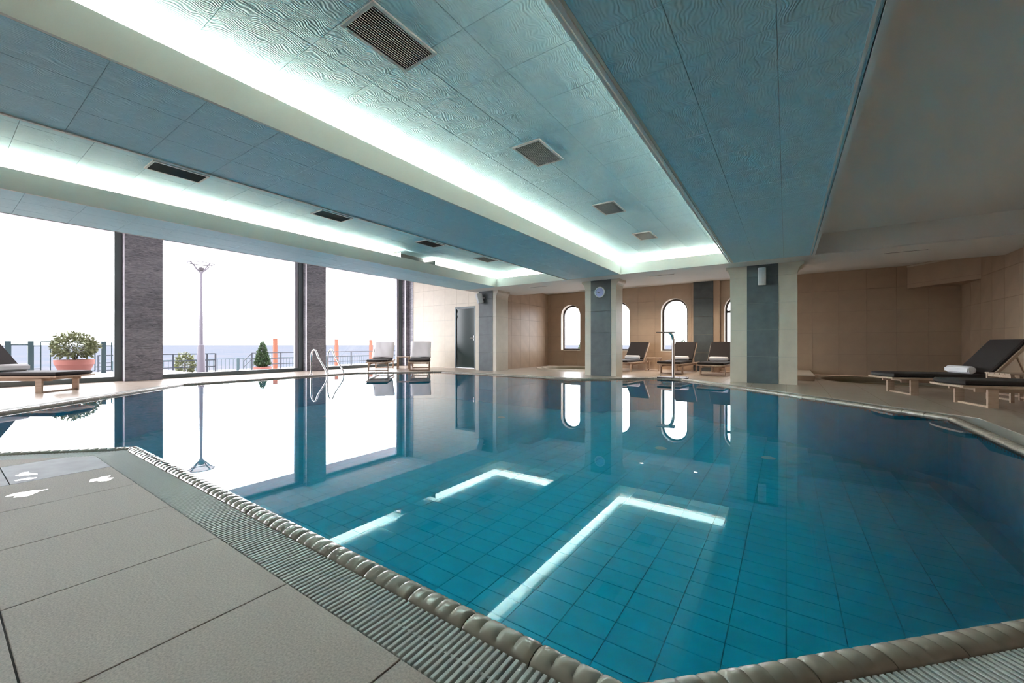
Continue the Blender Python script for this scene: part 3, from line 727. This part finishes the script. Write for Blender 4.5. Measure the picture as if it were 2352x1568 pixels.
cabM = Matrix.Translation((-.10, -.13, -.01)) @ Matrix.Rotation(math.radians(-48), 4, 'Z') @ Matrix.Rotation(math.radians(14), 4, 'X')
P = [(-.085, .07), (-.085, -.05), (-.05, -.08), (0, -.09), (.05, -.08), (.085, -.05), (.085, .07), (.045, .10), (-.045, .10)]
MB().prism(P, -.15, .15, .008, cabM).build('cabinet', M_['white'], sl)
P2 = [(-.07, -.066), (-.05, -.084), (0, -.094), (.05, -.084), (.07, -.066), (0, -.07)]
MB().prism(P2, -.135, .135, 0, cabM).build('grille', M_['mesh'], sl)
MB().tube([(-.06, -.06, .0), (0, -.03, .01), (.0, .0, .01)], .014, 8).build('bracket', M_['white'], sl, True)

# ------------------------------------------------------------------ loungers
LW, LL = .64, 1.95
HX, ANG, BL = 1.22, math.radians(50), .74
def make_lounger(loc, rz, label, ang=ANG):
    g = tag(empty('sun_lounger', loc, rz), label, 'lounger', 'wooden sun loungers'); W = LW / 2
    st_ = MB().box(.09, HX, -W + .04, W - .04, .262, .280).build('seat', M_['wood'], g)
    # curved foot board
    arc = [(.10 - .10 * math.cos(t), W * math.sin(t) / math.sin(1.1)) for t in [(-1.1 + 2.2 * k / 12) for k in range(13)]]
    x_e = arc[0][0]
    arc_o = [(x - x_e, y) for x, y in arc]
    Pf = [(x, y) for x, y in arc_o] + [(.10, W), (.10, -W)]
    def ccw(P): 
        A = sum(P[i][0] * P[(i + 1) % len(P)][1] - P[(i + 1) % len(P)][0] * P[i][1] for i in range(len(P))); return P if A > 0 else P[::-1]
    MB().prism(ccw(Pf), .255, .282, .004).build('foot_board', M_['wood'], st_)
    for s in (-1, 1):
        y = s * (W - .02)
        MB().bbox(.10, LL, y - .02, y + .02, .248, .282, .003).build('side_rail', M_['wood'], st_)
        MB().bbox(.16, LL - .04, s * (W - .09) - .014, s * (W - .09) + .014, .195, .248, .003).build('under_rail', M_['wood'], st_)
    for xl in (.30, 1.70):
        for s in (-1, 1):
            y = s * (W - .035); MB().bbox(xl - .05, xl + .05, y - .014, y + .014, 0, .235, .002).build('leg', M_['wood'], g)
        MB().bbox(xl - .02, xl + .02, -W + .05, W - .05, .001, .026, .002).build('foot_bar', M_['wood'], g)
        MB().bbox(xl - .03, xl + .03, -W + .05, W - .05, .205, .23, .002).build('cross_bar', M_['wood'], g)
    # cushion with a rounded foot end
    Pc = [(x + .03, y * .95) for x, y in arc_o] + [(HX + .03, W * .94), (HX + .03, -W * .94)]
    MB().prism(ccw(Pc), .283, .345, .018).build('seat_cushion', M_['cushion'], st_, True)
    Mb = Matrix.Translation((HX, 0, .275)) @ Matrix.Rotation(-ang, 4, 'Y')
    bk = MB().box(.02, BL - .05, -W + .04, W - .04, -.008, .006, Mb).build('backrest', M_['wood'], g)
    for s in (-1, 1):
        y = s * (W - .022); MB().bbox(0, BL, y - .018, y + .018, -.02, .022, .003, Mb).build('back_rail', M_['wood'], bk)
    MB().bbox(BL - .05, BL, -W + .04, W - .04, -.018, .02, .003, Mb).build('top_rail', M_['wood'], bk)
    MB().prism([(.05, -W * .94), (BL + .0, -W * .94), (BL + .0, W * .94), (.05, W * .94)], .022, .075, .016, Mb).build('back_cushion', M_['cushion'], bk, True)
    top = Mb @ Vector((BL * .72, 0, -.02))
    for s in (-1, 1):
        MB().tube([(top.x, s * (W - .1), top.z), (min(LL - .06, top.x + .14), s * (W - .1), .26)], .011, 6).build('prop', M_['wood'], bk)
    return g
def head_dir(v): return math.atan2(v[1], v[0])
def place(mid_legs, d):
    """origin at foot from the middle of the front leg frame; d = foot->head"""
    L = math.hypot(*d); d = (d[0] / L, d[1] / L)
    return (mid_legs[0] - d[0] * .30, mid_legs[1] - d[1] * .30, 0), head_dir(d)
LG = {}
for key, mid, d, lab in [
    ('w', (-10.30, 1.27), (-.80, -.60), 'dark-cushioned wooden lounger alone beside the left window'),
    ('a', (-10.30, 7.80), (-.70, .71), 'wooden lounger with a white towel over its back, nearer the window'),
    ('b', (-9.37, 8.62), (-.71, .70), 'wooden lounger with a white towel over its back, nearer the green door'),
    ('c', (-4.05, 11.68), (.10, 1), 'dark-cushioned wooden lounger half hidden behind the clock pillar'),
    ('d', (-2.60, 11.55), (.08, 1), 'dark-cushioned wooden lounger behind the steel water spout'),
    ('e', (-1.58, 11.50), (.06, 1), 'dark-cushioned wooden lounger half hidden behind the right pillar'),
    ('f', (1.56, 9.02), (.94, .33), 'black-cushioned wooden lounger by the right wall, farther from the camera'),
    ('g', (2.05, 7.80), (.96, .27), 'black-cushioned wooden lounger at the right frame edge, nearer the camera')]:
    loc, rz = place(mid, d); LG[key] = make_lounger(loc, rz, lab)
# rolled towels
def towel_roll(parent_key, label, x=HX - .13, y=0.0, L=.46, rot=0.0):
    g = LG[parent_key]; M = Matrix.Translation(g.location) @ Matrix.Rotation(g.rotation_euler.z, 4, 'Z')
    p = M @ Vector((x, y, .345)); t = tag(empty('rolled_towel', p, g.rotation_euler.z + rot), label, 'towel', 'rolled white towels')
    prof = [(.0001, -L / 2 + .004), (.03, -L / 2), (.052, -L / 2 + .006), (.060, -L / 2 + .025), (.061, 0), (.060, L / 2 - .025), (.052, L / 2 - .006), (.03, L / 2), (.0001, L / 2 - .004)]
    MB().lathe(prof, 22, Matrix.Translation((0, 0, .0605)) @ Matrix.Rotation(math.pi / 2, 4, 'X')).build('roll', M_['towel'], t, True)
    for s in (-1, 1):
        pth = [(math.cos(a) * (.012 + a * .0022), s * (L / 2 - .001), .0605 + math.sin(a) * (.012 + a * .0022)) for a in [k * .5 for k in range(34)]]
        MB().tube(pth, .0028, 5).build('spiral_edge', M_['towel'], t)
    fl_ = MB().box(-.002, .002, -L / 2 + .01, L / 2 - .01, -.028, .026, Matrix.Translation((-.0595, 0, .0605))); fl_.build('flap', M_['towel'], t)
towel_roll('w', 'rolled white towel on the lounger at the left window', HX - .16)
towel_roll('c', 'rolled white towel on the lounger behind the clock pillar')
towel_roll('d', 'rolled white towel on the lounger behind the water spout')
towel_roll('e', 'rolled white towel on the lounger half hidden by the right pillar')
towel_roll('f', 'rolled white towel on the lounger by the right wall', HX - .16)
# towels draped over backs
def draped(key, label, seed):
    rnd = random.Random(seed); g = LG[key]; t = tag(empty('draped_towel', g.location, g.rotation_euler.z), label, 'towel', 'white towels draped over lounger backs')
    Mb = Matrix.Translation((HX, 0, .275)) @ Matrix.Rotation(-ANG, 4, 'Y')
    prof = [(.055 + (BL - .055) * k / 10, .084) for k in range(11)] + [(BL + .018, .075), (BL + .026, .04), (BL + .022, -.005), (BL + .004, -.036)] + [(BL - .06 * k, -.042) for k in range(1, 6)]
    ny = 16; v0 = []; W = LW / 2 + .015; fr0 = rnd.random() * 6
    for i, (a, b) in enumerate(prof):
        for j in range(ny + 1):
            y = -W + 2 * W * j / ny
            wv = .006 * math.sin(9 * y + fr0 + i * .35) + .004 * math.sin(23 * y - i * .6 + fr0) + .003 * rnd.random()
            edge = .03 * (abs(y) / W) ** 8 if i < 12 else 0
            v0.append(Mb @ Vector((a + (.012 * math.sin(7 * y + fr0) if i == 0 else 0), y * (1 + .02 * math.sin(i * .5 + fr0)), b + (wv + .004 if b > 0 else -wv - .004) - edge)))
    fs = [(i * (ny + 1) + j, i * (ny + 1) + j + 1, (i + 1) * (ny + 1) + j + 1, (i + 1) * (ny + 1) + j) for i in range(len(prof) - 1) for j in range(ny)]
    q = MB(); q.add(v0, fs); o = q.build('cloth', M_['towel'], t, True); md = o.modifiers.new('thick', 'SOLIDIFY'); md.thickness = .008; md.offset = 1
draped('a', 'white towel draped over the lounger back nearer the window', 3)
draped('b', 'white towel draped over the lounger back nearer the green door', 9)
# side tables
def side_table(x, y, rz, label, h=.40, w_=.42):
    t = tag(empty('side_table', (x, y, 0), rz), label, 'table', 'small wooden side tables'); a = w_ / 2
    for k in range(5): MB().bbox(-a, a, -a + k * w_ / 5 + .004, -a + (k + 1) * w_ / 5 - .004, h - .02, h, .002).build('top_slat', M_['wood'], t)
    for sx in (-1, 1):
        for sy in (-1, 1): MB().bbox(sx * (a - .03) - .02, sx * (a - .03) + .02, sy * (a - .022) - .012, sy * (a - .022) + .012, 0, h - .02, .002).build('leg', M_['wood'], t)
        MB().bbox(sx * (a - .03) - .012, sx * (a - .03) + .012, -a + .034, a - .034, h - .06, h - .02, .002).build('apron', M_['wood'], t)
        MB().bbox(sx * (a - .03) - .012, sx * (a - .03) + .012, -a + .034, a - .034, .03, .055, .002).build('stretcher', M_['wood'], t)
side_table(-10.44, 8.90, math.radians(45), 'small wooden side table between the two towel-draped loungers')
side_table(-3.35, 12.55, math.radians(5), 'small wooden side table between the two loungers at the arched windows')
side_table(2.66, 8.62, math.radians(18), 'small wooden side table between the two right loungers')

# ------------------------------------------------------------------ pool ladder
ld_ = tag(empty('pool_ladder', (-10.0, 6.03, 0)), 'polished steel pool ladder with two looped handrails', 'ladder')
prof = [(-.47, 0), (-.47, .30), (-.465, .48), (-.44, .57), (-.39, .635), (-.32, .66), (-.26, .645), (-.21, .60), (-.15, .49), (.22, .14), (.262, .085), (.275, .03), (.275, -.05), (.275, -.62)]
for s in (-1, 1):
    MB().tube([(x, s * .235, z) for x, z in prof], .0215, 12).build('rail', M_['steel'], ld_, True)
    MB().lathe([(.0225, .001), (.05, .001), (.05, .01), (.04, .018), (.0225, .02)], 18, None, cap=False).build('flange', M_['steel'], ld_, True, (-.47, s * .235, 0))
for z in (-.25, -.5): MB().bbox(.235, .315, -.225, .225, z - .015, z + .01, .004).build('tread', M_['steel'], ld_)

# ------------------------------------------------------------------ water spout
sh = tag(empty('water_spout', (-2.27, 10.03, 0), math.radians(8)), 'brushed steel swan-neck water spout on a dark base plate', 'water spout')
MB().bbox(-.30, .38, -.16, .16, .001, .028, .004).build('base_plate', M_['steel_dark'], sh)
pth = [(.05, 0, .028), (.05, 0, .75), (.048, -.005, .90), (.035, -.02, 1.0), (.0, -.05, 1.06), (-.05, -.085, 1.085)]
MB().tube(pth, [.036, .036, .036, .036, .034, .026], 14).build('neck', M_['steel'], sh, True)
MB().bbox(-.30, .10, -.30, .0, 1.072, 1.098, .005).build('blade', M_['steel'], sh)
for x, y in ((.18, -.10), (.33, .0), (-.25, .1)): MB().lathe([(.013, .028), (.013, .045), (.008, .05), (.0001, .05)], 10).build('bolt', M_['steel'], sh, True, (x, y, 0))

# ------------------------------------------------------------------ whirlpools
def spa(c, label, zrim, step):
    s = tag(empty('whirlpool', (c[0], c[1], 0)), label, 'whirlpool', 'whirlpools at the back of the hall'); r = c[2]
    MB().lathe([(.0001, -.55), (r * .72, -.55), (r * .75, -.32), (r * .94, -.30), (r * .97, -.02), (r, zrim)], 48, None, cap=False).build('shell', M_['spa'], s, True)
    MB().lathe([(r - .02, -.02), (r - .01, zrim + .008), (r + .07, zrim + .010), (r + .10, .0005)], 48, None, cap=False).build('rim', M_['beige_pale'] if step else M_['spa'], s, True)
    q = MB(); q.flat([circle((0, 0), r * .965, 48)], -.07 if not step else -.03); q.build('spa_water', M_['spa_water'], s)
    if step: MB().lathe([(r + .10, .0005), (r + .10, .03), (r + .24, .035), (r + .26, .0005)], 48, None, cap=False).build('step', M_['beige_pale'], s, True)
spa(SPA_R, 'dark sunken whirlpool behind the right loungers', .0, False)
spa(SPA_L, 'pale-rimmed whirlpool below the leftmost arched window', .035, True)
lg_ = tag(empty('stone_ledge', (.55, 12.6, 0)), 'low beige tiled ledge against the back wall behind the right pillar', 'ledge')
MB().bbox(-.35, -.04, -1.65, .74, 0, .10, .006).build('block', M_['beige'], lg_); MB().bbox(-.36, -.03, -1.66, .74, .10, .12, .004).build('top', M_['beige_pale'], lg_)

# ------------------------------------------------------------------ wet patches on the near deck
def puddle(x, y, pts, label):
    q = MB(); P = [(x + a, y + b) for a, b in pts]; q.flat([P], .0072)
    tag(q.build('wet_patch', M_['puddle']), label, 'puddle', 'wet patches on the near deck')
def blob(rx, ry, seed, ang=0.0):
    r = random.Random(seed); out = []; ph = [r.uniform(0, 6.28) for _ in range(4)]
    for k in range(36):
        a = 2 * math.pi * k / 36; s = 1 + .30 * math.sin(2 * a + ph[0]) + .22 * math.sin(3 * a + ph[1]) + .16 * math.sin(5 * a + ph[2]) + .10 * math.sin(9 * a + ph[3])
        s = max(.25, s); x_, y_ = rx * s * math.cos(a), ry * s * math.sin(a)
        out.append((x_ * math.cos(ang) - y_ * math.sin(ang), x_ * math.sin(ang) + y_ * math.cos(ang)))
    return out
puddle(-3.84, .34, blob(.045, .040, 1), 'bright wet patch at the left end of the purple-grey tile')
puddle(-3.70, .33, blob(.025, .035, 2), 'small bright wet patch by the edge of the purple-grey tile')
puddle(-3.34, .30, blob(.04, .07, 3, .3), 'long bright wet patch on the deck tile beside the purple-grey tile')
puddle(-3.33, .58, blob(.045, .055, 4, .2), 'splashed wet patch next to the overflow grating')

# ------------------------------------------------------------------ outside: terraces, plain, fences, plants
tag(MB().box(-16.9, XG - .06, -14, 4.4, -.4, -.02).build('terrace_upper', M_['terrace']), kind='structure')
tag(MB().box(-24, XG - .06, 4.4, 24, -1.0, -.5).build('terrace_lower', M_['terrace']), kind='structure')
tag(MB().box(XG - .06, 12, YB + .3, 19, -.6, .30).build('terrace_back', M_['terrace']), kind='structure')
q = MB(); q.add([(-60000, -60000, -60), (-40, -60000, -60), (-40, 60000, -60), (-60000, 60000, -60)], [(0, 1, 2, 3)])
q.add([(-40, 60, -60), (60000, 60, -60), (60000, 60000, -60), (-40, 60000, -60)], [(0, 1, 2, 3)])
tag(q.build('ground', M_['city']), kind='structure')
# panel fence
FX = -16.3
fposts = [-2.55, -1.2, .15, 1.16, 1.53, 2.88, 4.2]
for k in range(len(fposts) - 1):
    y0, y1 = fposts[k], fposts[k + 1]
    pn = tag(empty('fence_panel', (FX, y0, -.02)), ['%s'][0] % ['teal fence panel far left outside the left window', 'teal fence panel beside the far left one', 'teal fence panel behind the lounger back at the left window', 'narrow teal corner fence panel at the left window', 'teal fence panel behind the round potted bush', 'teal fence panel partly hidden by the left stone column'][k], 'fence', 'terrace fence panels')
    L = y1 - y0
    MB().box(-.05, .05, -.05, .05, 0, .91).build('post', M_['fence'], pn)
    if L < .6: MB().box(-.012, .012, .05, L - .05, .80, .83).build('rail', M_['fence'], pn); continue
    a, b = .17, L - .17
    MB().box(-.012, .012, a, b, .885, .91).build('rail', M_['fence'], pn); MB().box(-.012, .012, a, b, .06, .085).build('rail', M_['fence'], pn)
    MB().box(-.010, .010, .05, a, .77, .79).box(-.010, .010, b, L - .05, .77, .79).box(-.010, .010, .05, a, .17, .19).box(-.010, .010, b, L - .05, .17, .19).build('stub', M_['fence'], pn)
    n = 6
    for j in range(n + 1):
        y = a + (b - a) * j / n; MB().box(-.012, .012, y - .012, y + .012, .085, .885).build('bar', M_['fence'], pn)
# two-rail railings on the lower terrace
def railing(pts, x, label, zb=-.5, zt=.45):
    r = tag(empty('railing', (x, pts[0], zb)), label, 'railing', 'two-bar railings on the lower terrace')
    h = zt - zb
    for z in (h - .03, h - .28, h - .53): MB().box(-.018, .018, 0, pts[-1] - pts[0], z, z + .035).build('rail', M_['rail'], r)
    for y in pts: MB().box(-.025, .025, y - pts[0] - .025, y - pts[0] + .025, 0, h).build('post', M_['rail'], r)
    return r
railing([3.2, 5.16, 6.22, 6.50], -18.8, 'dark two-bar railing outside the middle window, left of the stairs')
rr = railing([7.82, 9.0, 10.6, 12.55, 14.5, 17.0], -18.8, 'long dark two-bar railing behind the potted conifer')
MB().tube([(0, 0, .93), (0, -.30, .62), (0, -.30, 0)], .018, 6).build('sloped_rail', M_['rail'], rr)
MB().tube([(0, 0, .68), (0, -.30, .36)], .012, 6).build('sloped_rail', M_['rail'], rr)
# low bar fence beyond
for k, (y0, y1, lb) in enumerate(((4.2, 8.5, 'left section'), (8.6, 13.1, 'middle section'), (13.2, 20.0, 'right section'))):
    b_ = tag(empty('bar_fence', (-22.2, y0, -.5)), 'low grey bar fence at the terrace rim, ' + lb, 'fence', 'low bar fences at the terrace rim')
    MB().box(-.012, .012, 0, y1 - y0, .60, .625).box(-.012, .012, 0, y1 - y0, .06, .085).build('rail', M_['fence'], b_)
    n = int((y1 - y0) / .16); me = MB().box(-.009, .009, -.009, .009, .085, .60).mesh('bar', M_['fence'])
    for j in range(n): inst('bar', me, b_, (0, (j + .5) * (y1 - y0) / n, 0))
    MB().box(-.05, .05, -.05, .05, 0, .64).build('post', M_['fence'], b_)
# lamp post
lp_ = tag(empty('lamp_post', (-18.3, 5.87, -.5)), 'grey street lamp with an upturned glass bowl outside the middle window', 'street lamp')
MB().lathe([(.16, 0), (.13, .4), (.105, 1.28), (.07, 1.30), (.055, 2.6), (.045, 3.95), (.07, 4.05)], 16).build('pole', M_['lamppost'], lp_, True)
MB().lathe([(.06, 4.05), (.15, 4.12), (.27, 4.25), (.37, 4.35), (.41, 4.365)], 20, None, cap=False).build('bowl', M_['bowl'], lp_, True)
for k in range(4):
    a = k * math.pi / 2 + .4; MB().tube([(.06 * math.cos(a), .06 * math.sin(a), 4.05), (.16 * math.cos(a), .16 * math.sin(a), 4.125), (.29 * math.cos(a), .29 * math.sin(a), 4.265), (.43 * math.cos(a), .43 * math.sin(a), 4.375)], .020, 6).build('rib', M_['lamppost'], lp_)
MB().lathe([(.05, 4.07), (.09, 4.10), (.09, 4.2), (.0001, 4.24)], 14).build('lamp_head', M_['lamppost'], lp_, True)
MB().lathe([(.40, 4.36), (.425, 4.37), (.41, 4.385)], 24, None, cap=False).build('bowl_rim', M_['lamppost'], lp_, True)
# orange posts carrying a thin beam
for k, (y, lb) in enumerate(((9.56, 'left of the second stone column'), (12.78, 'seen through the ladder rails'), (15.0, 'just left of the towel-draped loungers'))):
    o = tag(empty('orange_post', (-20.5, y, -.5)), 'orange painted post outside, ' + lb, 'post', 'orange posts on the lower terrace')
    MB().bbox(-.075, .075, -.075, .075, 0, 1.58, .006).build('shaft', M_['orange'], o); MB().bbox(-.09, .09, -.09, .09, 1.58, 1.60, .004).build('cap', M_['facade'], o)
tag(MB().box(-20.53, -20.47, 9.3, 18.5, 1.10, 1.14).build('top_beam', M_['facade']), 'thin white beam lying on the orange posts', 'beam')
# plants
def foliage(n, fn, size, seed):
    r = random.Random(seed); q = MB()
    for _ in range(n):
        p, d = fn(r); d = (d + Vector((r.uniform(-.5, .5), r.uniform(-.5, .5), r.uniform(-.4, .5)))).normalized()
        s = d.cross(Vector((r.uniform(-1, 1), r.uniform(-1, 1), r.uniform(-1, 1)))).normalized(); L = size * r.uniform(.6, 1.3); W_ = L * .28
        q.add([p, p + d * L * .5 + s * W_, p + d * L, p + d * L * .5 - s * W_], [(0, 1, 2, 3)])
    return q
def cone_fn(h, rad, zb):
    def f(r):
        t = 1 - math.sqrt(r.random()); a = r.uniform(0, 2 * math.pi); rr_ = rad * (1 - t) ** .8 * (.55 + .45 * r.random()) * min(1, (t + .03) * 9)
        return Vector((rr_ * math.cos(a), rr_ * math.sin(a), zb + h * t)), Vector((math.cos(a), math.sin(a), .9))
    return f
def ball_fn(rx, rz, zc):
    def f(r):
        a = r.uniform(0, 2 * math.pi); u = r.uniform(-.8, 1); k = (.5 + .5 * r.random() ** .5) * (1 + .18 * math.sin(5 * a) * math.cos(4 * u)); c = math.sqrt(1 - u * u)
        return Vector((rx * k * c * math.cos(a), rx * k * c * math.sin(a), zc + rz * k * u)), Vector((c * math.cos(a), c * math.sin(a), u * .6 - .2))
    return f
def pot(parent, r0, r1, h):
    MB().lathe([(r0, 0), (r1 * .93, h * .68), (r1 * .97, h * .70), (r1, h), (r1 * .88, h), (r1 * .84, h * .8), (.0001, h * .8)], 28).build('pot', M_['terracotta'], parent, True)
    MB().lathe([(.0001, h * .86), (r1 * .86, h * .86)], 20, None, cap=False).build('soil', M_['soil'], parent)
pb = tag(empty('potted_bush', (-15.5, 2.20, -.02)), 'round pale green bush in a wide terracotta pot at the left window', 'potted plant')
pot(pb, .24, .38, .42); foliage(1900, ball_fn(.40, .33, .77), .085, 1).build('foliage', M_['leaf'], pb)
for k in range(6):
    a = k * 1.05; MB().tube([(0, 0, .36), (.06 * math.cos(a), .06 * math.sin(a), .52), (.2 * math.cos(a), .2 * math.sin(a), .75)], .012, 5).build('stem', M_['bark'], pb)
pc = tag(empty('potted_conifer', (-17.3, 7.585, -.5)), 'cone-shaped green conifer in a low terracotta planter outside the middle window', 'potted plant')
pot(pc, .28, .33, .42); foliage(2600, cone_fn(1.02, .29, .40), .085, 2).build('foliage', M_['conifer'], pc); MB().tube([(0, 0, .3), (0, 0, 1.2)], [.03, .01], 6).build('trunk', M_['bark'], pc)
bs = tag(empty('bush', (-19.2, 5.64, -.5)), 'small yellow-green bush behind the railing left of the lamp', 'bush')
foliage(1200, ball_fn(.27, .42, .52), .09, 5).build('foliage', M_['leaf'], bs); MB().tube([(0, 0, 0), (0, 0, .6)], .025, 6).build('trunk', M_['bark'], bs)
for (x, y, z, h, r, lb, sd) in ((-8.0, 17.5, .30, .75, .16, 'small clipped conifer seen through the leftmost arched window', 11), (-7.25, 17.8, .30, .36, .16, 'tiny shrub beside the clipped conifer outside the leftmost arched window', 12),
                                (-3.45, 17.3, .30, .80, .14, 'small yellowish conifer seen at the right of the middle arched window', 13), (-4.65, 17.4, .30, .42, .22, 'low shrub seen at the lower left of the middle arched window', 14)):
    s_ = tag(empty('small_shrub', (x, y, z)), lb, 'shrub', 'shrubs behind the arched windows')
    foliage(500, cone_fn(h - .1, r, .1), .07, sd).build('foliage', M_['conifer' if sd % 2 else 'leaf'], s_); MB().tube([(0, 0, 0), (0, 0, h * .8)], .015, 5).build('trunk', M_['bark'], s_)
